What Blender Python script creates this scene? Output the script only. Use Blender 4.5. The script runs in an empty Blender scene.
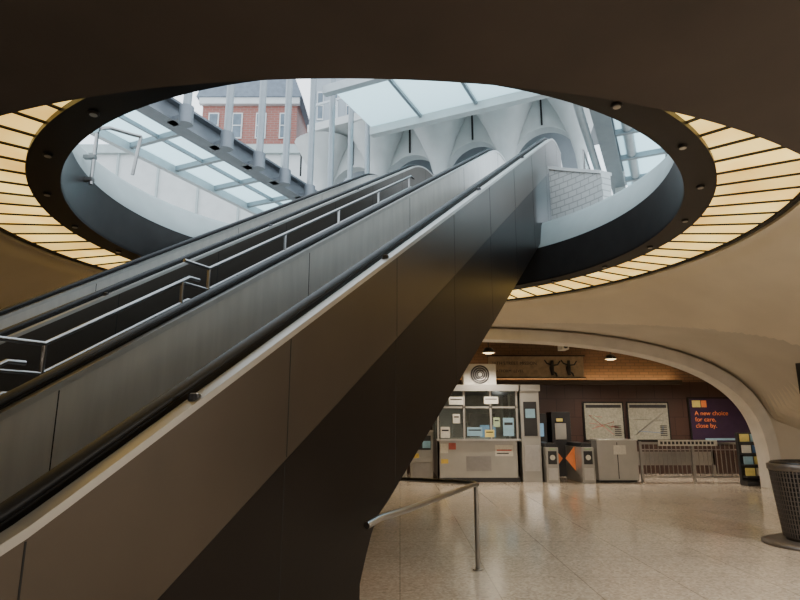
import bpy, math, random
from mathutils import Vector, Matrix
random.seed(3)
pi=math.pi
# ------------------------------------------------------------ materials
def pm(name,col,rough=.5,metal=0.,var=.12,scale=6.,bump=0.,emit=None,es=0.,stretch=None,spec=.5,detail=4):
    m=bpy.data.materials.new(name); m.use_nodes=True
    nt=m.node_tree; N=nt.nodes; L=nt.links
    b=N['Principled BSDF']
    b.inputs['Roughness'].default_value=rough
    b.inputs['Metallic'].default_value=metal
    b.inputs['Specular IOR Level'].default_value=spec
    tc=N.new('ShaderNodeTexCoord'); mp=N.new('ShaderNodeMapping')
    L.new(tc.outputs['Object'],mp.inputs['Vector'])
    if stretch: mp.inputs['Scale'].default_value=stretch
    nz=N.new('ShaderNodeTexNoise'); nz.inputs['Scale'].default_value=scale; nz.inputs['Detail'].default_value=detail
    L.new(mp.outputs['Vector'],nz.inputs['Vector'])
    cr=N.new('ShaderNodeValToRGB'); L.new(nz.outputs['Fac'],cr.inputs['Fac'])
    cr.color_ramp.elements[0].position=.3; cr.color_ramp.elements[1].position=.7
    cr.color_ramp.elements[0].color=[c*(1-var) for c in col]+[1]
    cr.color_ramp.elements[1].color=[min(1,c*(1+var)) for c in col]+[1]
    L.new(cr.outputs['Color'],b.inputs['Base Color'])
    if bump>0:
        bp=N.new('ShaderNodeBump'); bp.inputs['Strength'].default_value=bump; bp.inputs['Distance'].default_value=.01
        L.new(nz.outputs['Fac'],bp.inputs['Height']); L.new(bp.outputs['Normal'],b.inputs['Normal'])
    if emit:
        b.inputs['Emission Color'].default_value=list(emit)+[1]; b.inputs['Emission Strength'].default_value=es
    return m
def brickmat(name,c1,c2,mortar,bw,bh,ms=.015,rough=.5,axis='XZ'):
    m=bpy.data.materials.new(name); m.use_nodes=True
    nt=m.node_tree; N=nt.nodes; L=nt.links; b=N['Principled BSDF']; b.inputs['Roughness'].default_value=rough
    tc=N.new('ShaderNodeTexCoord'); sp=N.new('ShaderNodeSeparateXYZ'); cb=N.new('ShaderNodeCombineXYZ')
    L.new(tc.outputs['Object'],sp.inputs[0])
    if axis=='XZ':
        ad=N.new('ShaderNodeMath'); ad.operation='SUBTRACT'
        L.new(sp.outputs['X'],ad.inputs[0]); L.new(sp.outputs['Y'],ad.inputs[1])
        L.new(ad.outputs[0],cb.inputs['X']); L.new(sp.outputs['Z'],cb.inputs['Y'])
    else:
        L.new(sp.outputs['X'],cb.inputs['X']); L.new(sp.outputs['Y'],cb.inputs['Y'])
    br=N.new('ShaderNodeTexBrick'); br.inputs['Scale'].default_value=1
    br.inputs['Brick Width'].default_value=bw; br.inputs['Row Height'].default_value=bh; br.inputs['Mortar Size'].default_value=ms
    br.inputs['Color1'].default_value=list(c1)+[1]; br.inputs['Color2'].default_value=list(c2)+[1]; br.inputs['Mortar'].default_value=list(mortar)+[1]
    L.new(cb.outputs[0],br.inputs['Vector']); L.new(br.outputs['Color'],b.inputs['Base Color'])
    return m,br,b,nt,tc,cb

M={}
M['concrete']=pm('cream_concrete',(.68,.615,.505),.75,0,.05,1.2,.12,detail=8)
M['vault']=pm('shaded_vault_concrete',(.58,.535,.46),.75,0,.06,1.0,.12,detail=8)  # shade on the lower vault is put into this darker concrete colour
M['rib']=pm('pale_concrete',(.68,.65,.60),.7,0,.08,3,.15)
M['brown']=pm('shade_brown_plaster',(.062,.048,.040),.8,0,.12,1.5,.2,detail=8)  # near ceiling's lack of light is in this brown; cove shelf shares it
M['white']=pm('white_concrete',(.62,.63,.62),.6,0,.05,2)
M['coping']=pm('grey_concrete',(.42,.48,.475),.6,0,.06,2)
M['black']=pm('black_metal',(.014,.013,.013),.42,.3,.1,8)
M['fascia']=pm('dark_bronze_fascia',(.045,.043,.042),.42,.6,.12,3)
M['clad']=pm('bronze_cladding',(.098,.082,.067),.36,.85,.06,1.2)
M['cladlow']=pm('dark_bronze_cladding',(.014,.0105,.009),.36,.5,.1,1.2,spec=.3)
M['seam']=pm('seam',(.008,.008,.008),.7)
M['steel']=pm('brushed_steel',(.68,.66,.62),.28,.76,.07,9,0,stretch=(1,1,.15),detail=8)
M['boothsteel']=pm('booth_steel',(.42,.41,.385),.38,.6,.05,3)
M['steel2']=pm('bright_steel',(.60,.59,.57),.28,1,.06,10)
M['rubber']=pm('black_rubber',(.012,.012,.013),.5,spec=.3)
M['step']=pm('step_metal',(.14,.14,.14),.45,.7)
M['yellow']=pm('yellow_paint',(.6,.42,.08),.5)
def panelmat(name,es):
    m=pm(name,(.5,.4,.2),.5,0,.05,3); N=m.node_tree.nodes; L=m.node_tree.links; b=N['Principled BSDF']
    tc=N.new('ShaderNodeTexCoord'); nz=N.new('ShaderNodeTexNoise'); nz.inputs['Scale'].default_value=1.3; nz.inputs['Detail'].default_value=2
    L.new(tc.outputs['Object'],nz.inputs['Vector']); cr=N.new('ShaderNodeValToRGB'); L.new(nz.outputs['Fac'],cr.inputs['Fac'])
    cr.color_ramp.elements[0].position=.3; cr.color_ramp.elements[1].position=.65
    cr.color_ramp.elements[0].color=(.82,.46,.09,1); cr.color_ramp.elements[1].color=(1,.70,.20,1)
    L.new(cr.outputs['Color'],b.inputs['Emission Color']); b.inputs['Emission Strength'].default_value=es; return m
M['panelA']=panelmat('lit_panel_a',1.8); M['panelB']=panelmat('lit_panel_b',1.55); M['panelC']=panelmat('lit_panel_c',2.05)
M['tube']=pm('rail_steel',(.36,.35,.34),.32,1,.05,10)
M['redbrick'],*_=brickmat('red_brick',(.33,.10,.075),(.28,.095,.07),(.30,.22,.18),.5,.18)
M['whitebrick'],*_=brickmat('white_glazed_tile',(.62,.63,.62),(.58,.59,.58),(.36,.37,.36),.30,.13,.012,.3)
M['hallbrick'],*_=brickmat('brown_brick',(.17,.10,.065),(.14,.085,.055),(.09,.06,.04),.3,.1,.01,.6)
M['walltile'],*_=brickmat('maroon_tile',(.060,.031,.026),(.050,.027,.023),(.02,.01,.01),.6,.6,.008,.3)
M['grey']=pm('grey_facade',(.33,.36,.39),.6,0,.1,1)
M['slate']=pm('slate_roof',(.18,.21,.25),.6,0,.15,3)
M['wtube']=pm('white_painted_steel',(.54,.58,.60),.4,.1,.05,4)
M['mast']=pm('grey_mast_steel',(.29,.32,.34),.35,.3,.05,4)
M['beam']=pm('grey_painted_steel',(.20,.22,.245),.45,.3,.08,3)
M['dark']=pm('dark_machine',(.025,.025,.028),.4,.1)
M['paper']=pm('paper',(.62,.61,.56),.7,0,.08,20)
M['blue']=pm('blue_sign',(.05,.14,.36),.5); M['bluel']=pm('light_blue_sign',(.25,.42,.55),.5)
M['green']=pm('green_paper',(.35,.45,.30),.6); M['yel2']=pm('yellow_paper',(.68,.58,.18),.6)
M['orange']=pm('orange_flap',(.85,.25,.07),.45,0,.1,5)
M['purple']=pm('purple_poster',(.035,.018,.05),.3); M['map']=pm('map_paper',(.27,.26,.21),.5,0,.2,18)
M['mural']=pm('mural_board',(.32,.25,.17),.6,0,.2,8)
M['bag']=pm('black_bag',(.01,.01,.011),.3,0,.2,20,.6)
M['bin']=pm('bin_metal',(.17,.15,.135),.4,.6)
M['interior']=pm('booth_interior',(.34,.33,.31),.7,0,.3,4)
M['lampglow']=pm('lamp_glow',(1,.8,.5),.5,emit=(1,.72,.35),es=4)
M['coveglow']=pm('cove_tube',(1,.8,.5),.5,emit=(1,.64,.28),es=17)
M['pave']=pm('plaza_paving',(.45,.42,.38),.8,0,.15,2)
M['red']=pm('red_sign',(.42,.10,.08),.5)
M['winglass']=pm('window_glass',(.14,.17,.20),.1,.3,.2,2)
M['screen']=pm('machine_screen',(.05,.1,.15),.2,0,.2,8,emit=(.35,.6,.8),es=.5)
def mixglass(name,col,fac,rough,trans=True):
    m=bpy.data.materials.new(name); m.use_nodes=True; N=m.node_tree.nodes; L=m.node_tree.links
    N.remove(N['Principled BSDF']); out=N['Material Output']
    t=N.new('ShaderNodeBsdfTransparent'); t.inputs[0].default_value=list(col)+[1]
    g=N.new('ShaderNodeBsdfTranslucent' if trans else 'ShaderNodeBsdfGlossy')
    g.inputs['Color'].default_value=list(col)+[1]
    if not trans: g.inputs['Roughness'].default_value=rough
    nz=N.new('ShaderNodeTexNoise'); nz.inputs['Scale'].default_value=2
    mr=N.new('ShaderNodeMapRange'); mr.inputs['To Min'].default_value=fac-.06; mr.inputs['To Max'].default_value=fac+.06
    L.new(nz.outputs['Fac'],mr.inputs['Value'])
    mx=N.new('ShaderNodeMixShader'); L.new(mr.outputs[0],mx.inputs[0]); L.new(t.outputs[0],mx.inputs[1]); L.new(g.outputs[0],mx.inputs[2])
    L.new(mx.outputs[0],out.inputs['Surface']); return m
M['canopyglass']=mixglass('frosted_canopy_glass',(.84,.98,1.0),.85,.2)
M['glass']=mixglass('clear_glass',(.86,.92,.92),.12,.05,False)
def floormat():
    m,br,b,nt,tc,cb=brickmat('terrazzo_floor',(.63,.555,.465),(.60,.53,.445),(.40,.35,.29),.95,.95,.007,.22,'XY')
    N=nt.nodes;L=nt.links; br.offset=0
    v=N.new('ShaderNodeTexVoronoi'); v.inputs['Scale'].default_value=38; L.new(tc.outputs['Object'],v.inputs['Vector'])
    cr=N.new('ShaderNodeValToRGB'); cr.color_ramp.elements[0].color=(.66,.64,.61,1); cr.color_ramp.elements[1].color=(1.14,1.12,1.08,1)
    L.new(v.outputs['Color'],cr.inputs['Fac'])
    n2=N.new('ShaderNodeTexNoise'); n2.inputs['Scale'].default_value=.9; n2.inputs['Detail'].default_value=5
    L.new(tc.outputs['Object'],n2.inputs['Vector'])
    cr2=N.new('ShaderNodeValToRGB'); cr2.color_ramp.elements[0].position=.3; cr2.color_ramp.elements[1].position=.7
    cr2.color_ramp.elements[0].color=(.90,.90,.90,1); cr2.color_ramp.elements[1].color=(1.03,1.03,1.03,1); L.new(n2.outputs['Fac'],cr2.inputs['Fac'])
    def mul(a,c):
        x=N.new('ShaderNodeMix'); x.data_type='RGBA'; x.blend_type='MULTIPLY'; x.inputs[0].default_value=1
        L.new(a,x.inputs[6]); L.new(c,x.inputs[7]); return x.outputs[2]
    o=mul(mul(br.outputs['Color'],cr.outputs['Color']),cr2.outputs['Color'])
    L.new(o,b.inputs['Base Color'])
    mr=N.new('ShaderNodeMapRange'); mr.inputs['To Min'].default_value=.10; mr.inputs['To Max'].default_value=.17; L.new(n2.outputs['Fac'],mr.inputs['Value']); L.new(mr.outputs[0],b.inputs['Roughness'])
    b.inputs['Specular IOR Level'].default_value=.65
    return m
M['floor']=floormat()

# ------------------------------------------------------------ mesh builder
class MB:
    def __init__(s): s.v=[];s.f=[];s.m=[];s.sm=[];s.mats=[];s.T=Matrix()
    def add(s,vs,fs,mat,smooth=False):
        b=len(s.v); s.v+= [tuple(s.T@Vector(p)) for p in vs]
        mats=mat if isinstance(mat,list) else [mat]*len(fs)
        for f,mm in zip(fs,mats):
            if mm not in s.mats: s.mats.append(mm)
            s.f.append([b+i for i in f]); s.m.append(s.mats.index(mm)); s.sm.append(smooth)
    def box(s,x0,x1,y0,y1,z0,z1,mat):
        s.add([(x0,y0,z0),(x1,y0,z0),(x1,y1,z0),(x0,y1,z0),(x0,y0,z1),(x1,y0,z1),(x1,y1,z1),(x0,y1,z1)],
              [(0,3,2,1),(4,5,6,7),(0,1,5,4),(1,2,6,5),(2,3,7,6),(3,0,4,7)],mat)
    def prism(s,poly,y0,y1,mat):   # poly in (x,z), extruded along y
        n=len(poly)
        vs=[(x,y0,z) for x,z in poly]+[(x,y1,z) for x,z in poly]
        fs=[list(range(n)),list(range(2*n-1,n-1,-1))]+[(i,(i+1)%n,n+(i+1)%n,n+i) for i in range(n)]
        s.add(vs,fs,mat)
    def band(s,top,bot,y0,y1,mat): # between two same-length (x,z) polylines
        n=len(top); vs=[]
        for (a,z),(c,w) in zip(top,bot): vs+=[(a,y0,z),(a,y1,z),(c,y1,w),(c,y0,w)]
        fs=[]
        for i in range(n-1):
            k=4*i
            for j in range(4): fs.append((k+j,k+(j+1)%4,k+4+(j+1)%4,k+4+j))
        fs.append((0,1,2,3)); e=4*(n-1); fs.append((e+3,e+2,e+1,e))
        s.add(vs,fs,mat)
    def tube(s,pts,r,mat,n=10,flat=1.,closed=False):
        pts=[Vector(p) for p in pts]; vs=[];N=len(pts)
        for i,p in enumerate(pts):
            d=(pts[min(i+1,N-1)]-pts[max(i-1,0)]).normalized()
            up=Vector((0,0,1)) if abs(d.z)<.95 else Vector((0,1,0))
            a=d.cross(up).normalized(); b=a.cross(d)
            rr=r[i] if isinstance(r,(list,tuple)) else r
            for k in range(n):
                t=2*pi*k/n; vs.append(p+a*math.cos(t)*rr+b*math.sin(t)*rr*flat)
        fs=[(i*n+k,i*n+(k+1)%n,(i+1)*n+(k+1)%n,(i+1)*n+k) for i in range(N-1) for k in range(n)]
        s.add(vs,fs,mat,True)
        s.add(vs[:n],[list(range(n-1,-1,-1))],mat); s.add(vs[-n:],[list(range(n))],mat)
    def lathe(s,prof,cx,cy,mat,n=96,a0=0,a1=2*pi,smooth=True):
        full=abs(a1-a0-2*pi)<1e-6; K=n if full else n+1; P=len(prof); vs=[]
        for k in range(K):
            t=a0+(a1-a0)*k/n
            for r,z in prof: vs.append((cx+r*math.cos(t),cy+r*math.sin(t),z))
        fs=[]
        for k in range(n):
            k2=(k+1)%K
            for i in range(P-1): fs.append((k*P+i,k2*P+i,k2*P+i+1,k*P+i+1))
        s.add(vs,fs,mat,smooth)
    def build(s,name,bevel=0,recalc=True):
        me=bpy.data.meshes.new(name); me.from_pydata(s.v,[],s.f)
        for m in s.mats: me.materials.append(M[m])
        me.polygons.foreach_set('material_index',s.m); me.polygons.foreach_set('use_smooth',s.sm)
        me.update()
        if recalc:
            import bmesh
            bm=bmesh.new(); bm.from_mesh(me); bmesh.ops.recalc_face_normals(bm,faces=bm.faces); bm.to_mesh(me); bm.free()
        o=bpy.data.objects.new(name,me); bpy.context.scene.collection.objects.link(o)
        if bevel:
            b=o.modifiers.new('bevel','BEVEL'); b.width=bevel; b.segments=2; b.limit_method='ANGLE'
        return o
def sst(x): x=max(0,min(1,x)); return x*x*(3-2*x)
def text(body,loc,size,mat,rot=(pi/2,0,0),parent=None,name='lettering'):
    c=bpy.data.curves.new(name,'FONT'); c.body=body; c.size=size; c.extrude=.002; c.materials.append(M[mat])
    o=bpy.data.objects.new(name,c); o.location=loc; o.rotation_euler=rot; bpy.context.scene.collection.objects.link(o)
    if parent: o.parent=parent
    return o

# ------------------------------------------------------------ room shell
CX,CY=-.34,8.72
ZR=4.5
YA=15.2
b=MB(); b.box(-12,13,-5,20,-.3,0,'floor'); b.build('floor')
b=MB(); b.box(-12,13,19.6,19.9,0,2.95,'walltile'); b.box(-12,13,19.62,19.9,2.95,4.6,'hallbrick'); b.build('wall_back')
b=MB(); b.box(-12.3,-12,-5,20,0,5.2,'concrete'); b.build('wall_left')
b=MB(); b.box(13,13.3,-5,20,0,5.2,'concrete'); b.build('wall_right')
b=MB(); b.box(-12,13,-5.3,-5,0,5.2,'concrete'); b.build('wall_front')
b=MB(); b.box(-12,13,YA+.3,20,4.4,4.6,'concrete'); b.build('ceiling_hall')

def arch(x,w=8.5,h=3.95):
    q=abs(x-1)/w
    return h*(1-q**2.5)**.28 if q<1 else 0.
def ceilz(x,y):
    N=3.45; A=arch(x,8.7,4.1)
    k=sst((y-5)/7.); return N*(1-k)+A*k
def lip(th):
    d=abs((math.degrees(th)+90+180)%360-180)
    return 3.45+1.02*sst((d-33)/42.)
def ceiling():
    for part in ('far','near'):
        b=MB(); NT=480; NR=140; vs=[]; lw=[]
        x0,x1,y0,y1=-12,13,-5,YA+.1
        for i in range(NT):
            th=2*pi*i/NT; c,s_=math.cos(th),math.sin(th)
            rm=min(((x1-CX)/c if c>1e-9 else (x0-CX)/c if c<-1e-9 else 1e9),((y1-CY)/s_ if s_>1e-9 else (y0-CY)/s_ if s_<-1e-9 else 1e9))
            for j in range(NR+1):
                r=5.86+(rm-5.86)*j/NR; x=CX+r*c; y=CY+r*s_
                w=sst((r-5.86)/.3)
                L0=lip(th); cone=L0-.46*(r-5.86); cz=ceilz(x,y)-.10*sst((y-6)/2.)
                if y>12: cz+=.10*sst((y-12)/3.)
                z=L0*(1-w)+max(cone,cz)*w
                vs.append((x,y,max(z,-.02))); lw.append(cz>cone and L0>4.2)
        fs=[];ms=[]
        for i in range(NT):
            i2=(i+1)%NT
            for j in range(NR):
                f=(i*(NR+1)+j,i2*(NR+1)+j,i2*(NR+1)+j+1,i*(NR+1)+j+1)
                ym=sum(vs[k][1] for k in f)/4
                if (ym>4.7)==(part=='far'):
                    fs.append(f); ms.append('brown' if part=='near' else ('vault' if lw[f[3]] else 'concrete'))  # near and lower-vault faces take the colours with shade in them
        b.add(vs,fs,ms,True)
        vs=[];fs=[]
        for i in range(NT):
            th=2*pi*i/NT; c,s_=math.cos(th),math.sin(th)
            vs+=[(CX+5.86*c,CY+5.86*s_,lip(th)),(CX+5.86*c,CY+5.86*s_,4.62)]
        for i in range(NT):
            i2=(i+1)%NT
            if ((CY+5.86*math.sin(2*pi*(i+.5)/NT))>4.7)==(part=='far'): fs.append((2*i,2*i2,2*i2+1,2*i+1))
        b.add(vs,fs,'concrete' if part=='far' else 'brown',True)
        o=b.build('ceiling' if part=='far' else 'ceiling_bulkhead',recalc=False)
        import bmesh
        bm=bmesh.new(); bm.from_mesh(o.data)
        loose=[v for v in bm.verts if not v.link_faces]; bmesh.ops.delete(bm,geom=loose,context='VERTS'); bm.to_mesh(o.data); bm.free()
ceiling()
b=MB(); xs=[-7.5+17*i/120 for i in range(121)]
b.band([(x,4.7) for x in xs],[(x,max(arch(x,8.5,3.95),0)) for x in xs],YA+.05,YA+.3,'concrete')
b.box(-12,-7.5,YA+.05,YA+.3,0,4.7,'concrete'); b.box(9.5,13,YA+.05,YA+.3,0,4.7,'concrete'); b.build('wall_arch')
b=MB(); tt=[pi*i/160 for i in range(161)]
def archpt(t,w,h):
    c=math.cos(t); x=1-w*(abs(c)**.62)*(1 if c>0 else -1); return (x,arch(x,w,h))
b.band([archpt(t,8.58,4.04) for t in tt],[archpt(t,8.3,3.76) for t in tt],YA-.12,YA+.42,'rib'); b.build('trim_arch_rib')

# ------------------------------------------------------------ oculus ring
b=MB(); NP=76
for k in range(NP):
    a0=2*pi*k/NP; a1=2*pi*(k+1)/NP
    b.lathe([(4.68,ZR+.03),(5.84,ZR+.03)],CX,CY,random.choice(['panelA','panelA','panelB','panelC']),4,a0,a1)
for k in range(NP):
    a=2*pi*k/NP; b.T=Matrix.Translation((CX,CY,0))@Matrix.Rotation(a,4,'Z')
    b.box(4.68,5.82,-.02,.02,ZR+.012,ZR+.029,'black')
b.T=Matrix()
b.lathe([(5.76,ZR+.06),(5.76,ZR-.0),(5.84,ZR-.0),(5.84,ZR+.06)],CX,CY,'black',160)
b.lathe([(4.70,ZR+.08),(4.70,ZR-.03),(4.34,ZR-.03),(4.34,ZR+.68),(4.42,ZR+.68)],CX,CY,'black',160,smooth=False)
b.lathe([(4.335,ZR+.0),(4.335,ZR+.66)],CX,CY,'fascia',160)
for k in range(22):
    a=2*pi*(k+.4)/22; x,y=CX+4.52*math.cos(a),CY+4.52*math.sin(a)
    b.tube([(x,y,ZR-.03),(x,y,ZR-.055)],.05,'dark',14); b.tube([(x,y,ZR-.055),(x,y,ZR-.06)],.035,'steel2',12)
b.build('illuminated_ceiling_ring')
b=MB(); b.lathe([(4.35,ZR+.68),(4.36,ZR+.8),(4.55,ZR+1.22),(4.66,ZR+1.33),(5.0,ZR+1.33),(5.0,ZR+.9)],CX,CY,'coping',160); b.build('trim_oculus_coping')
b=MB(); vs=[];NT=128
for i in range(NT):
    t=2*pi*i/NT; c,s_=math.cos(t),math.sin(t); rm=45/max(abs(c),abs(s_))
    vs+=[(CX+4.95*c,CY+4.95*s_,5.5),(CX+rm*c,CY+rm*s_,5.5)]
b.add(vs,[(2*i,2*i+1,2*((i+1)%NT)+1,2*((i+1)%NT)) for i in range(NT)],'pave'); b.build('plaza_paving')

# ------------------------------------------------------------ escalators : local x=along, y = -lateral
D=Vector((.4240,.9057,0)).normalized()
ET=Matrix(((D.x,-D.y,0,0),(D.y,D.x,0,0),(0,0,1,0),(0,0,0,1)))
SL=.603
def zt(a):
    def corner(a,ac,w,s0,s1,z0):
        if a<=ac-w: return z0+s0*(a-ac)
        if a>=ac+w: return z0+s1*(a-ac)
        t=a-(ac-w); return z0-s0*w+s0*t+(s1-s0)*t*t/(4*w)
    if a<7: return corner(a,1.137,.45,0,SL,.985)
    return corner(a,14.15,.6,SL,0,.985+SL*(14.15-1.137))
A0,A1=-1.0,15.2
AA=[A0+(A1-A0)*i/110 for i in range(111)]
def soff(a):
    if a<4.12: return 0.
    if a<4.5: 
        t=(a-4.12)/.38; return .42+ (.90-.42)*math.sin(t*pi/2)
    return min(-1.81+SL*a,6.05)
def balpoly(h=.02,r=.42):
    P=[(a,zt(a)-h) for a in AA]
    zc=zt(A1)-h-r
    P+=[(A1+r*math.sin(t),zc+r*math.cos(t)) for t in [pi*i/12 for i in range(1,12)]]
    P+=[(a,max(zt(a)-1.08,0.0)) for a in reversed(AA)]
    zc=zt(A0)-h-r
    P+=[(A0-r*math.sin(t),zc-r*math.cos(t)) for t in [pi*i/12 for i in range(1,12)]]
    return P
def railpath(y):
    P=[];r=.42
    for i in range(9,0,-1):
        t=pi*i/10; P.append((A0-r*math.sin(t),y,zt(A0)-r+r*math.cos(t)+.05))
    P+=[(a,y,zt(a)+.05) for a in AA]
    for i in range(1,10):
        t=pi*i/10; P.append((A1+r*math.sin(t),y,zt(A1)-r+r*math.cos(t)+.05))
    return P
def escalator(y0,y1,name):
    b=MB(); b.T=ET
    W=.30
    for (ya,outer) in ((y0,1),(y1,-1)):
        lo,hi=(ya+.03,ya+W) if outer==1 else (ya-W,ya-.03)
        b.prism(balpoly(),lo,hi,'steel')
        o0,o1=(ya,ya+.03) if outer==1 else (ya-.03,ya)
        b.band([(a,zt(a)-.03) for a in AA],[(a,max(zt(a)-.80,.0)) for a in AA],o0,o1,'clad')
        p0,p1=(ya+.012,ya+.03) if outer==1 else (ya-.03,ya-.012)
        low=[a for a in AA if zt(a)-.815>soff(a)+.02]
        fa=sorted(set(low+[4.119,4.121,4.16,4.22,4.3,4.4]))
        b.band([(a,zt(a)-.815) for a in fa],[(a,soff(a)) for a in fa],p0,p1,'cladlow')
        e0,e1=(ya-.005,ya+.09) if outer==1 else (ya-.09,ya+.005)
        b.band([(a,zt(a)+.012) for a in AA],[(a,zt(a)-.03) for a in AA],e0,e1,'boothsteel')
        i0,i1=(ya+W-.06,ya+W+.012) if outer==1 else (ya-W-.012,ya-W+.06)
        b.band([(a,zt(a)+.012) for a in AA],[(a,zt(a)-.04) for a in AA],i0,i1,'steel2')
        yc=ya+.175 if outer==1 else ya-.175
        b.band([(a,zt(a)+.02) for a in AA],[(a,zt(a)-.02) for a in AA],yc-.025,yc+.025,'black')
        b.tube(railpath(yc),.05,'rubber',10,.6)
        q0,q1=(ya+W-.001,ya+W+.002) if outer==1 else (ya-W-.002,ya-W+.001)
        for k in range(5):
            a=2.6+2.9*k; b.box(a-.004,a+.004,q0,q1,zt(a)-.9,zt(a)-.05,'seam')
        k0,k1=(ya+W,ya+W+.03) if outer==1 else (ya-W-.03,ya-W)
        b.band([(a,zt(a)-.72) for a in AA],[(a,zt(a)-1.05) for a in AA],k0,k1,'steel2')
        for k in range(9):
            a=1.5+1.62*k; 
            j0,j1=(ya-.0015,ya+.004) if outer==1 else (ya-.004,ya+.0015)
            b.box(a-.004,a+.004,j0,j1,zt(a)-.79,zt(a)-.04,'seam')
            j0,j1=(ya+.0105,ya+.014) if outer==1 else (ya-.014,ya-.0105)
            lo_=soff(a)
            if zt(a)-.83>lo_: b.box(a-.004,a+.004,j0,j1,lo_,zt(a)-.82,'seam')
        for a in (2.35,4.6,7.6,10.6):
            yb=ya+.05 if outer==1 else ya-.05
            b.tube([(a,yb,zt(a)+.0),(a,yb,zt(a)+.035)],.032,'dark',14); b.tube([(a,yb,zt(a)+.035),(a,yb,zt(a)+.04)],.022,'steel2',14)
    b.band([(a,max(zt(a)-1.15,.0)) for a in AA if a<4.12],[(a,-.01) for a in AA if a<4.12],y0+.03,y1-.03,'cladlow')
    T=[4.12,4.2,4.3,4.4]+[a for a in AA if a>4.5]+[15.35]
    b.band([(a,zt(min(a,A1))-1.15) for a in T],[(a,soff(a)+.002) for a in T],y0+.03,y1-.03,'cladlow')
    a=1.25
    while a<14.0:
        z=zt(a)-1.0; b.box(a-.2,a+.21,y0+W+.02,y1-W-.02,z-.26,z,'step'); 
        b.box(a-.2,a-.17,y0+W+.03,y1-W-.03,z-.005,z+.003,'yellow')
        a+=.4
    for (p,q) in ((-1.3,1.05),(14.2,15.4)):
        z=.0 if p<0 else zt(A1)-.985
        b.box(p,q,y0+W,y1-W,z-.05,z+.012,'steel2')
    return b.build(name)
escalator(2.25,4.05,'escalator')
escalator(5.95,7.70,'escalator')
# fixed stair between, with its handrails
b=MB(); b.T=ET
a=1.3; z=0; 
while a<14.1:
    z=(a-1.137)*SL+.12; b.box(a,a+.32,4.06,5.94,max(z-.6,0),z,'step'); a+=.3
b.box(14.05,15.4,4.06,5.94,7.4,7.86,'step')
for (s0,s1) in ((1.2,3.0),(3.0,4.9),(4.9,11.2)):
    y=4.95
    z0=zt(s0+.25)+.02
    P=[(s0-.15,y,z0),(s0+.25,y,z0)]+[(s0+.25+(s1-s0-.3)*k/6,y,zt(s0+.25+(s1-s0-.3)*k/6)+.02) for k in range(1,7)]
    P+=[(s1+.1,y,P[-1][2])]
    b.tube(P,.022,'tube')
    b.tube([(p[0],y,p[2]-.26) for p in P],.017,'tube')
    n=max(2,int((s1-s0)/1.3)+1)
    for k in range(n):
        a=s0+.25+(s1-s0-.4)*k/(n-1); b.tube([(a,y,zt(a)+.01),(a,y,zt(a)-1.0)],.021,'tube')
b.build('staircase')

# landing block, glass balustrade
b=MB(); b.T=ET
b.box(15.42,20,1.55,8.2,5.5,7.8,'whitebrick'); b.box(15.42,20,1.5,8.25,7.8,7.9,'coping')
for k in range(4):
    a=15.5+1.1*k; b.box(a+.04,a+1.05,1.68,1.70,7.98,8.85,'glass'); b.tube([(a,1.69,7.9),(a,1.69,8.95)],.025,'tube')
b.tube([(15.45,1.69,8.95),(19.9,1.69,8.95)],.03,'tube')
b.build('upper_landing')
# curved tiled parapet
b=MB(); n=24
def seg(r0,r1,za,zb,mat):
    vs=[];fs=[]
    for i in range(n+1):
        t=math.radians(25+ (41-25)*i/n); h=6.45+.60*i/n
        for r,z in ((r0,za(h)),(r0,zb(h)),(r1,zb(h)),(r1,za(h))): vs.append((CX+r*math.cos(t),CY+r*math.sin(t),z))
    for i in range(n):
        for j in range(4): fs.append((4*i+j,4*i+(j+1)%4,4*i+4+(j+1)%4,4*i+4+j))
    fs+=[(0,1,2,3),(4*n+3,4*n+2,4*n+1,4*n)]
    b.add(vs,fs,mat)
seg(4.78,5.02,lambda h:5.5,lambda h:h,'whitebrick'); seg(4.74,5.06,lambda h:h,lambda h:h+.07,'white'); b.build('tiled_parapet')

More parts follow.
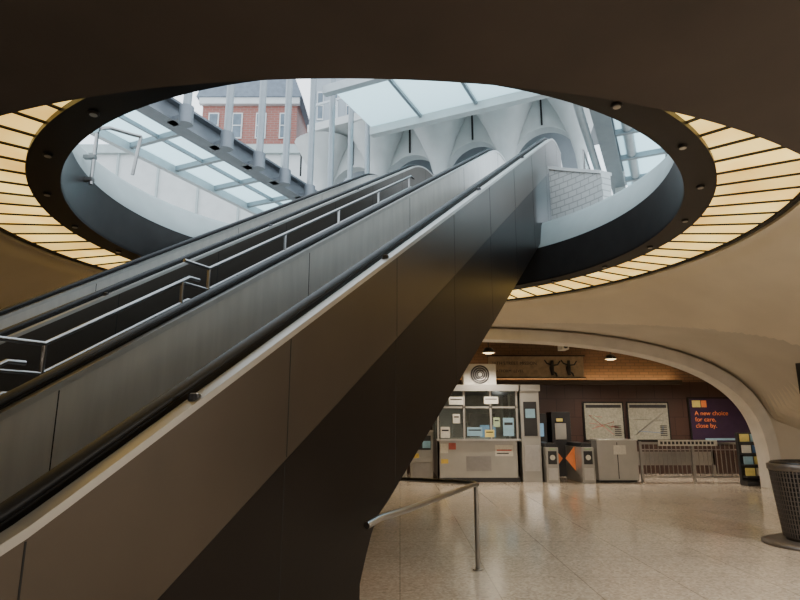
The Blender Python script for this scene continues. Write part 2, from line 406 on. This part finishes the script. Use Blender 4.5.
# ------------------------------------------------------------ street canopy
def canopy():
    b=MB(); b.T=ET
    for y,w,m in ((10.4,.22,'beam'),(1.0,.2,'mast')):
        b.box(5,19,y-w,y+w,9.12,9.18,m); b.box(5,19,y-w,y+w,8.62,8.68,m); b.box(5,19,y-.05,y+.05,8.66,9.14,m)
    b.tube([(5,.5,9.0),(19,.5,9.0)],.13,'wtube',16)
    b.tube([(5,1.45,8.8),(19,1.45,8.8)],.1,'wtube',16)
    for y in (12.75,-1.6):
        b.box(5,19,y-.08,y+.08,8.75,9.05,'wtube')
    for (p,q) in ((10.6,12.7),(-1.55,.8)):
        a=5.2
        while a<18.8:
            b.box(a-.06,a+.06,p,q,8.84,9.0,'mast')
            b.box(a+.06,a+1.54,p+.02,q-.02,8.98,9.0,'canopyglass'); a+=1.6
        b.box(5,19,(p+q)/2-.03,(p+q)/2+.03,8.88,8.98,'mast')
    for y in (12.75,-1.6,):
        for a in (6,18.8): b.tube([(a,y,5.5),(a,y,8.8)],.12,'wtube',16)
    for y in (10.4,1.0): b.tube([(18.9,y,5.5),(18.9,y,8.7)],.16,'wtube',16)
    for i,a in enumerate((7.5,9.2,10.6,11.9,13.1,14.4,15.6,16.9,18.2)):
        y=9.9; top=17
        b.tube([(a,y,8.75),(a+.25,y+.15,top)],.10,'mast',12)
        b.tube([(a,y,8.5),(a,y,8.95)],.17,'beam',14); b.box(a-.12,a+.12,y,y+.5,8.62,8.72,'beam')
    b.tube([(7.5,10.05,17),(18.9,10.05,17)],.09,'wtube')
    b.box(17.8,18.1,.8,9.6,12.3,12.75,'white'); b.box(17.8,18.1,.8,1.1,7.9,12.4,'white')
    b.box(17.9,18.0,2.6,9.6,12.75,15.5,'coping')
    for k in range(4): b.box(17.86,17.9,2.6+2.3*k,2.7+2.3*k,12.75,15.5,'wtube')
    for k in range(4):
        y=1.2+2.1*k; b.box(15.0,17.8,y+.05,y+2.05,12.60,12.63,'canopyglass'); b.box(15.0,17.8,y-.05,y+.05,12.5,12.66,'mast')
    b.box(14.8,15.05,1.0,9.8,12.4,12.7,'wtube')
    b.build('street_canopy')
canopy()
# arcaded building
b=MB(); b.T=ET
BX=20.6; bw=2.75; y=2.3
for k in range(4):
    ya=y+bw*k; n=24; r=bw/2-.12; yc=ya+bw/2
    vs=[];fs=[]
    for i in range(n+1):
        t=pi*i/n; yy=yc-r*math.cos(t); zz=10.9+1.7*math.sin(t)**.8
        for xo in (0,.5): vs+=[(BX+xo,yy,zz),(BX+xo,yy,14.0)]
    for i in range(n):
        q=4*i; fs+=[(q,q+1,q+5,q+4),(q+2,q+3,q+7,q+6),(q,q+4,q+6,q+2)]
    b.add(vs,fs,'white')
for k in range(5):
    ya=y+bw*k
    b.box(BX,BX+.5,ya-.12,ya+.12,5.5,14,'white')
    b.tube([(BX-.05,ya,9.2),(BX-.05,ya,10.4),(BX-.1,ya,11.2),(BX-.15,ya,12.0),(BX-.25,ya,12.9),(BX-.35,ya,13.9)],[.14,.15,.22,.40,.75,1.25],'white',20)
    b.box(BX-.06,BX,ya+bw/2-.03,ya+bw/2+.03,12.7,14,'seam')
b.box(BX-1.3,BX+.5,y-.5,y+bw*4+.2,14,14.35,'white')
b.box(BX+2,BX+2.2,y+.2,y+bw*4,5.5,14,'grey')
b.box(BX,BX+6,y-.3,y+bw*4,14.35,14.6,'grey')
for k in range(11):
    yy=y-.4+k*1.02; b.box(BX-1.2,BX-1.12,yy,yy+.05,14.35,15.3,'wtube')
b.box(BX-1.2,BX-1.12,y-.4,y+bw*4,15.25,15.35,'wtube')
b.build('arcade_building')
def house(x0,x1,yf,z1,mat,name,roof=True,nw=4,rows=5,dep=8,rs=3.3):
    b=MB(); b.box(x0,x1,yf,yf+dep,5.5,z1,mat)
    if roof:
        b.prism([(x0-.4,z1),(x1+.4,z1),(x1-.8,z1+3.2),(x0+.8,z1+3.2)],yf-.4,yf+dep,'slate')
    b.box(x0-.2,x1+.2,yf-.3,yf,z1-.5,z1,'white')
    w=(x1-x0)/nw
    for r in range(rows):
        zz=z1-3-rs*r
        for k in range(nw):
            xc=x0+w*(k+.5); b.box(xc-w*.22,xc+w*.22,yf-.08,yf+.05,zz-.1,zz+1.9,'white'); b.box(xc-w*.17,xc+w*.17,yf-.1,yf+.05,zz,zz+1.8,'winglass')
            b.box(xc-w*.17,xc+w*.17,yf-.13,yf-.1,zz+.85,zz+.93,'white')
    b.build(name,)
house(-14.2,-7.4,38,24.5,'redbrick','brick_townhouse',True,4)
house(-5.6,-2.8,34,27,'grey','grey_tower_building',False,3)
b=MB(); b.box(-24,-4.5,29,32,5.5,16.2,'white'); b.box(-24.1,-4.4,28.8,29,15.8,16.3,'coping')
for k in range(9): b.box(-24+2.2*k,-23.9+2.2*k,28.9,29,5.5,15.8,'coping')
b.build('white_parapet_building')

# pipe on left of oculus
b=MB(); b.tube([(-4.5,7.9,5.0),(-4.5,7.92,5.8),(-4.49,7.98,5.93),(-4.42,8.1,6.0),(-4.3,8.6,6.15),(-4.25,8.75,6.2)],.028,'tube'); b.tube([(-4.25,8.75,6.2),(-4.35,8.8,5.55)],.028,'tube')
for z in (5.05,5.4): b.box(-4.64,-4.47,7.86,7.94,z,z+.05,'tube')
b.build('pipe_rail')

# ------------------------------------------------------------ floor guard rail
b=MB()
P=[(-.24,4.42,.88),(-.15,4.56,.91),(.05,4.9,.92),(.78,6.72,.92),(.88,6.9,.92),(.86,7.02,.92),(.74,7.12,.92),(-.4,7.75,.92),(-1.9,8.6,.92)]
b.tube(P,.026,'tube',12); b.tube([(.87,6.95,0),(.87,6.95,.92)],.026,'tube',12); b.tube([(.87,6.95,0),(.87,6.95,.015)],.06,'tube',16)
b.tube([(-1.8,8.54,0),(-1.8,8.54,.92)],.026,'tube',12)
b.build('guard_handrail')

# ------------------------------------------------------------ agent booth
def booth():
    b=MB(); x0,x1,y0,y1=1.05,3.35,16.8,19.2
    S='boothsteel'
    b.box(x0,x1,y0,y1,0,.12,'dark'); b.box(x0,x1,y0,y0+.06,.12,1.12,S); b.box(x0,x0+.06,y0,y1,.12,1.12,S); b.box(x1-.06,x1,y0,y1,.12,1.12,S)
    b.box(x0-.03,x1+.03,y0-.1,y0+.25,1.12,1.17,'steel2')
    for x in (x0,x0+.74,x0+1.5,x1-.06):
        b.box(x,x+.06,y0,y0+.06,1.17,2.5,S)
        b.box(x-.012,x,y0-.004,y0+.05,1.17,2.5,'black'); b.box(x+.06,x+.072,y0-.004,y0+.05,1.17,2.5,'black')
    for yy in (y0+1.1,y1-.06):
        for x in (x0,x1-.06): b.box(x,x+.06,yy,yy+.06,1.12,2.5,S)
    b.box(x0,x1,y0,y0+.06,2.02,2.07,S)
    b.box(x0+.06,x1-.06,y0+.02,y0+.035,1.17,2.5,'glass')
    b.box(x0+.02,x0+.03,y0+.06,y1,1.12,2.5,'glass'); b.box(x1-.03,x1-.02,y0+.06,y1,1.12,2.5,'glass')
    b.box(x0,x1,y1-.05,y1,.12,2.5,'interior')
    b.box(x0-.08,x1+.08,y0-.1,y1,2.5,2.68,S)
    b.box(x0+.3,x1-.3,y0+.3,y0+.9,.9,1.2,'interior'); b.box(x0+.5,x0+1.0,y0+.6,y0+.65,1.2,1.6,'dark'); b.box(x0+1.3,x0+1.75,y0+.6,y0+.66,1.2,1.55,'screen')
    b.box(x0+.2,x0+.9,y1-.2,y1-.06,1.3,2.2,'grey'); b.box(x0+1.2,x0+2,y1-.2,y1-.06,1.1,1.9,'dark')
    for (x,z,w,h,m) in ((.85,1.25,.42,.24,'bluel'),(1.35,1.22,.26,.2,'yel2'),(1.87,1.25,.30,.5,'bluel'),(.1,1.2,.26,.3,'paper'),(.45,1.6,.2,.26,'paper'),(1.6,1.5,.18,.26,'green'),(.35,2.12,.4,.22,'paper'),(1.35,2.14,.4,.2,'paper')):
        b.box(x0+x,x0+x+w,y0-.012,y0+.018,z,z+h,m)
        b.box(x0+x+.03,x0+x+w-.03,y0-.014,y0-.012,z+h*.6,z+h*.75,'dark')
    for (x,z,w,h,m) in ((.08,.78,.22,.26,'paper'),(.32,.88,.2,.18,'red'),(1.62,.7,.5,.3,'paper'),(.1,.5,.2,.12,'yellow')):
        b.box(x0+x,x0+x+w,y0-.01,y0,z,z+h,m)
    b.box(x0+1.66,x0+2.08,y0-.012,y0-.01,.84,.88,'red'); b.box(x0+1.66,x0+2.0,y0-.012,y0-.01,.76,.79,'dark')
    b.box(x0+.8,x0+1.5,y0-.01,y0,.3,.7,'tube')
    b.box(3.42,3.95,16.75,17.6,0,2.5,S); b.box(3.5,3.87,16.73,16.75,1.25,2.2,'dark'); b.box(3.48,3.9,16.72,16.75,.3,1.0,'steel2')
    b.box(3.55,3.82,16.72,16.73,1.75,2.0,'bluel')
    b.box(3.38,3.99,16.7,17.65,2.5,2.68,S)
    return b.build('station_agent_booth')
booth()
b=MB(); b.box(1.85,2.8,17.0,17.5,2.68,3.3,'paper')
b.T=Matrix.Translation((2.33,16.985,2.99))@Matrix.Rotation(pi/2,4,'X')
b.lathe([(.001,-.002),(.28,-.002)],0,0,'dark',32)
b.lathe([(.0,.0),(.05,.03),(.06,.0)],0,0,'paper',20)
for r in (.10,.16,.22,.28): b.lathe([(r-.006,0),(r,.012),(r+.006,0)],0,0,'steel2',32)
b.T=Matrix(); b.build('air_conditioner_unit')
b=MB(); b.box(.3,.95,17.3,17.9,0,1.35,'boothsteel'); b.box(.36,.89,17.27,17.3,.85,1.25,'dark'); b.box(.36,.6,17.26,17.27,1.05,1.28,'blue'); b.box(.65,.88,17.26,17.27,.9,1.1,'bluel'); b.box(.36,.89,17.26,17.3,.1,.5,'tube'); b.box(.4,.55,17.25,17.27,.62,.75,'yellow')
b.box(.28,.97,17.25,17.92,1.35,1.4,'steel2')
b.build('ticket_machine',.01)
b=MB(); b.box(-.55,.2,17.3,17.9,0,1.35,'boothsteel'); b.box(-.5,.14,17.27,17.3,.8,1.25,'dark'); b.box(-.45,-.1,17.26,17.27,.95,1.2,'blue'); b.box(-.5,.14,17.27,17.3,.1,.5,'tube'); b.box(-.57,.22,17.25,17.92,1.35,1.4,'steel2'); b.build('ticket_machine',.01)
def gate(x):
    b=MB(); b.box(x,x+.34,16.5,18.1,0,.95,'boothsteel')
    b.box(x+.02,x+.32,16.6,18.0,.95,1.06,'dark')
    b.box(x+.05,x+.29,16.48,16.5,.5,.85,'dark'); b.tube([(x+.17,16.48,.68),(x+.17,16.465,.68)],.07,'paper',18)
    b.box(x+.04,x+.3,16.485,16.5,.08,.4,'steel2'); b.box(x+.08,x+.26,16.47,16.49,.88,.93,'green')
    return b.build('fare_gate',.012)
gate(4.02); gate(5.0)
for (xa,sgn) in ((4.37,1),(4.99,-1)):
    b=MB(); P=[(xa,.28),(xa+sgn*.27,.62),(xa,.95)]; b.prism(P,17.1,17.14,'orange'); b.build('gate_flap')
b=MB(); b.box(4.1,4.6,18.6,19.2,0,1.9,'dark'); b.box(4.75,5.35,18.6,19.2,0,1.95,'dark'); b.box(4.18,4.5,18.58,18.6,1.2,1.6,'screen'); b.box(4.85,5.2,18.58,18.6,1.1,1.6,'boothsteel'); b.box(4.9,5.1,18.57,18.6,1.65,1.75,'yel2'); b.box(4.2,4.4,18.57,18.6,.8,1.0,'paper'); b.build('addfare_machine',.01)
b=MB(); b.box(5.5,6.62,16.7,17.2,.06,1.12,'boothsteel'); b.box(5.55,6.57,16.75,17.15,0,.06,'dark'); b.box(6.05,6.07,16.69,16.7,.1,1.08,'seam'); b.box(5.95,6.3,16.685,16.7,.75,1.0,'paper'); b.box(5.48,6.64,16.68,17.22,1.12,1.16,'steel2'); b.build('service_gate_cabinet',.008)
b=MB(); X0,X1=6.75,9.75
b.box(X0,X1,16.78,16.83,1.02,1.08,'tube'); b.box(X0,X1,16.78,16.83,.12,.16,'tube'); b.box(X0,X1,16.79,16.82,.86,.89,'tube')
x=X0
while x<X1: b.tube([(x,16.805,.14),(x,16.805,1.04)],.013,'tube',8); x+=.125
for x in (X0,8.2,X1): b.box(x-.03,x+.03,16.77,16.84,0,1.1,'tube')
b.box(7.25,8.9,16.755,16.77,.98,1.14,'paper')
for k in range(14): b.box(7.3+k*.11,7.37+k*.11,16.75,16.756,1.02,1.1,'dark')
b.build('barrier_railing')
b=MB(); b.box(6.9,9.6,18.3,18.35,.35,.75,'tube'); b.box(6.9,7.0,18.3,18.4,0,.75,'tube'); b.box(9.5,9.6,18.3,18.4,0,.75,'tube'); b.build('inner_barrier')
def frame(name,x0,x1,z0,z1,mat,y=19.58):
    b=MB(); b.box(x0-.05,x1+.05,y-.05,y,z0-.05,z1+.05,'black'); b.box(x0,x1,y-.06,y-.045,z0,z1,mat); return b
def mapposter(x0,x1,seed):
    b=frame('x',x0,x1,1.08,2.25,'map'); R=random.Random(seed)
    b.box(x0+.04,x1-.04,19.515,19.522,2.1,2.2,'dark')
    for k in range(4):
        p=[(x0+.1+(x1-x0-.2)*R.random(),19.515,1.15+.85*R.random()) for _ in range(3)]
        b.tube(p,.007,R.choice(['red','blue','tube','green']),6)
    for k in range(6): b.box(x1-.3,x1-.08,19.512,19.52,1.2+k*.06,1.23+k*.06,'dark')
    b.build('map_poster')
mapposter(6.1,7.35,1); mapposter(7.55,8.85,2)
b=frame('x',9.6,11.5,1.0,2.4,'purple'); b.box(9.68,9.95,19.51,19.52,2.12,2.34,'yel2'); b.box(9.98,10.15,19.51,19.52,2.12,2.34,'orange'); b.box(10.0,11.3,19.51,19.52,1.06,1.12,'bluel'); o=b.build('advert_poster')
text('A new choice\nfor care,\nclose by.',(9.72,19.5,1.86),.2,'orange',parent=o)
b=MB(); b.box(2.95,6.1,19.3,19.4,3.1,3.78,'mural'); b.box(2.9,6.15,19.28,19.42,3.06,3.1,'black'); b.box(2.9,6.15,19.28,19.42,3.78,3.82,'black')
for cx in (5.05,5.6):
    y=19.27
    b.tube([(cx,y,3.15),(cx-.02,y,3.4),(cx,y,3.52)],[.05,.08,.05],'dark',8); b.tube([(cx,y,3.52),(cx,y,3.64)],[.05,.05],'dark',10)
    b.tube([(cx,y,3.48),(cx-.18,y,3.55),(cx-.25,y,3.66)],.022,'dark',8); b.tube([(cx,y,3.48),(cx+.18,y,3.5),(cx+.26,y,3.62)],.022,'dark',8)
    b.tube([(cx,y,3.3),(cx+.12,y,3.2),(cx+.14,y,3.12)],.03,'dark',8)
o=b.build('mural_sign')
text('16TH STREET MISSION',(3.05,19.29,3.5),.15,'dark',parent=o); text('PLATFORM  LEVEL',(3.05,19.29,3.25),.13,'dark',parent=o)
b=MB(); b.box(-4,9.3,19.25,19.6,2.86,2.93,'brown'); b.box(-4,9.3,19.25,19.28,2.93,3.0,'brown'); b.box(-3.9,9.2,19.33,19.4,2.94,2.99,'coveglow'); b.build('cove_light_shelf')
def lamp(x,y,z,name='pendant_lamp',e=380):
    b=MB(); zc=4.4; b.tube([(x,y,z+.12),(x,y,zc)],.015,'dark',8); b.lathe([(.03,z+.16),(.1,z+.14),(.2,z),(.18,z)],x,y,'dark',24); b.lathe([(0.001,z-.03),(.1,z-.02),(.17,z+.01)],x,y,'lampglow',24)
    o=b.build(name)
    l=bpy.data.lights.new('bulb','SPOT'); l.energy=e; l.color=(1,.87,.70); l.spot_size=2.6; l.spot_blend=.6; l.shadow_soft_size=.15
    lo=bpy.data.objects.new('bulb',l); lo.location=(x,y,z-.07); bpy.context.scene.collection.objects.link(lo); lo.parent=o
for x,y in ((2.45,16.0),(-2.5,17.0),(6.4,17.6),(9.3,17.4)): lamp(x,y,3.5)  # first lamp belongs to the hall; the others are added to brighten the floor
b=MB(); x,y,z=4.5,16.0,3.62; b.tube([(x,y,z+.1),(x,y,4.4)],.02,'boothsteel',10); b.box(x-.1,x+.1,y-.3,y+.12,z-.05,z+.1,'paper'); b.tube([(x,y-.3,z+.02),(x,y-.38,z+.02)],.05,'dark',14); b.box(x-.16,x+.16,y-.02,y+.06,z+.1,z+.16,'paper'); b.build('security_camera',.01)
def fill_light(x,y,z,e,c=(1,.92,.82)):  # added out-of-view fill light, modelled as a ceiling fixture
    b=MB(); b.lathe([(.2,z+.02),(.2,z-.03),(.15,z-.03),(.15,z)],x,y,'steel2',24); b.lathe([(.001,z-.005),(.15,z-.005)],x,y,'lampglow',24)
    o=b.build('fill_downlight'); l=bpy.data.lights.new('bulb','AREA'); l.shape='DISK'; l.size=.3; l.energy=e; l.color=c
    lo=bpy.data.objects.new('bulb',l); lo.location=(x,y,z-.04); bpy.context.scene.collection.objects.link(lo); lo.parent=o
for x,y,e in ((5.2,2.6,230),(7.6,3.6,400),(.8,-2.5,90),(-6,0,120)): fill_light(x,y,3.44,e)

# ------------------------------------------------------------ info rack, bin
b=MB(); b.box(9.05,9.65,15.75,16.1,0,.12,'dark'); b.box(9.05,9.65,15.98,16.1,.12,1.35,'dark')
for k,(m1,m2) in enumerate((('yel2','paper'),('bluel','yel2'),('paper','blue'),('yel2','bluel'))):
    z=.2+k*.29; b.box(9.07,9.63,15.78+k*.03,15.98,z,z+.05,'dark'); b.box(9.09,9.33,15.84+k*.03,15.87+k*.03,z+.04,z+.25,m1); b.box(9.37,9.61,15.84+k*.03,15.87+k*.03,z+.04,z+.25,m2)
b.build('brochure_rack')
b=MB(); cx,cy=5.62,8.3
b.lathe([(.001,0),(.66,0),(.66,.03),(.55,.06),(.30,.06)],cx,cy,'bin',48)
b.lathe([(.36,.06),(.37,.10),(.39,.10)],cx,cy,'bin',48)
b.lathe([(.355,.08),(.435,.98)],cx,cy,'dark',48)
for k in range(64):
    t=2*pi*k/64; b.tube([(cx+.385*math.cos(t),cy+.385*math.sin(t),.1),(cx+.465*math.cos(t),cy+.465*math.sin(t),.98)],.009,'bin',6)
for i in range(15):
    z=.1+.06*i; r=.388+.08*(z-.1)/.88; b.lathe([(r-.006,z-.006),(r+.006,z),(r-.006,z+.006)],cx,cy,'bin',48)
b.lathe([(.46,.96),(.49,.98),(.49,1.05),(.44,1.06),(.40,1.03),(.40,.9)],cx,cy,'bin',48)
b.lathe([(.44,1.0),(.455,1.075),(.40,1.09),(.36,1.03),(.33,.8),(.001,.6)],cx,cy,'bag',40)
b.build('trash_can')
b=MB(); b.box(8.5,8.75,12.2,12.5,2.2,3.0,'dark'); b.build('wall_speaker',.02)

# ------------------------------------------------------------ world, camera
w=bpy.data.worlds.new('sky'); bpy.context.scene.world=w; w.use_nodes=True
N=w.node_tree.nodes; L=w.node_tree.links; bg=N['Background']
tc=N.new('ShaderNodeTexCoord'); nz=N.new('ShaderNodeTexNoise'); nz.inputs['Scale'].default_value=2.2; nz.inputs['Detail'].default_value=5
L.new(tc.outputs['Generated'],nz.inputs['Vector']); cr=N.new('ShaderNodeValToRGB')
cr.color_ramp.elements[0].position=.35; cr.color_ramp.elements[1].position=.65
cr.color_ramp.elements[0].color=(.66,.80,.92,1); cr.color_ramp.elements[1].color=(.86,.93,1,1)
L.new(nz.outputs['Fac'],cr.inputs['Fac']); L.new(cr.outputs['Color'],bg.inputs['Color']); bg.inputs['Strength'].default_value=2.9
cam=bpy.data.cameras.new('camera'); cam.lens=26.1; cam.sensor_width=36; cam.clip_end=500
co=bpy.data.objects.new('camera',cam); co.location=(0,0,1.6); co.rotation_euler=(math.radians(102),0,0)
bpy.context.scene.collection.objects.link(co); bpy.context.scene.camera=co
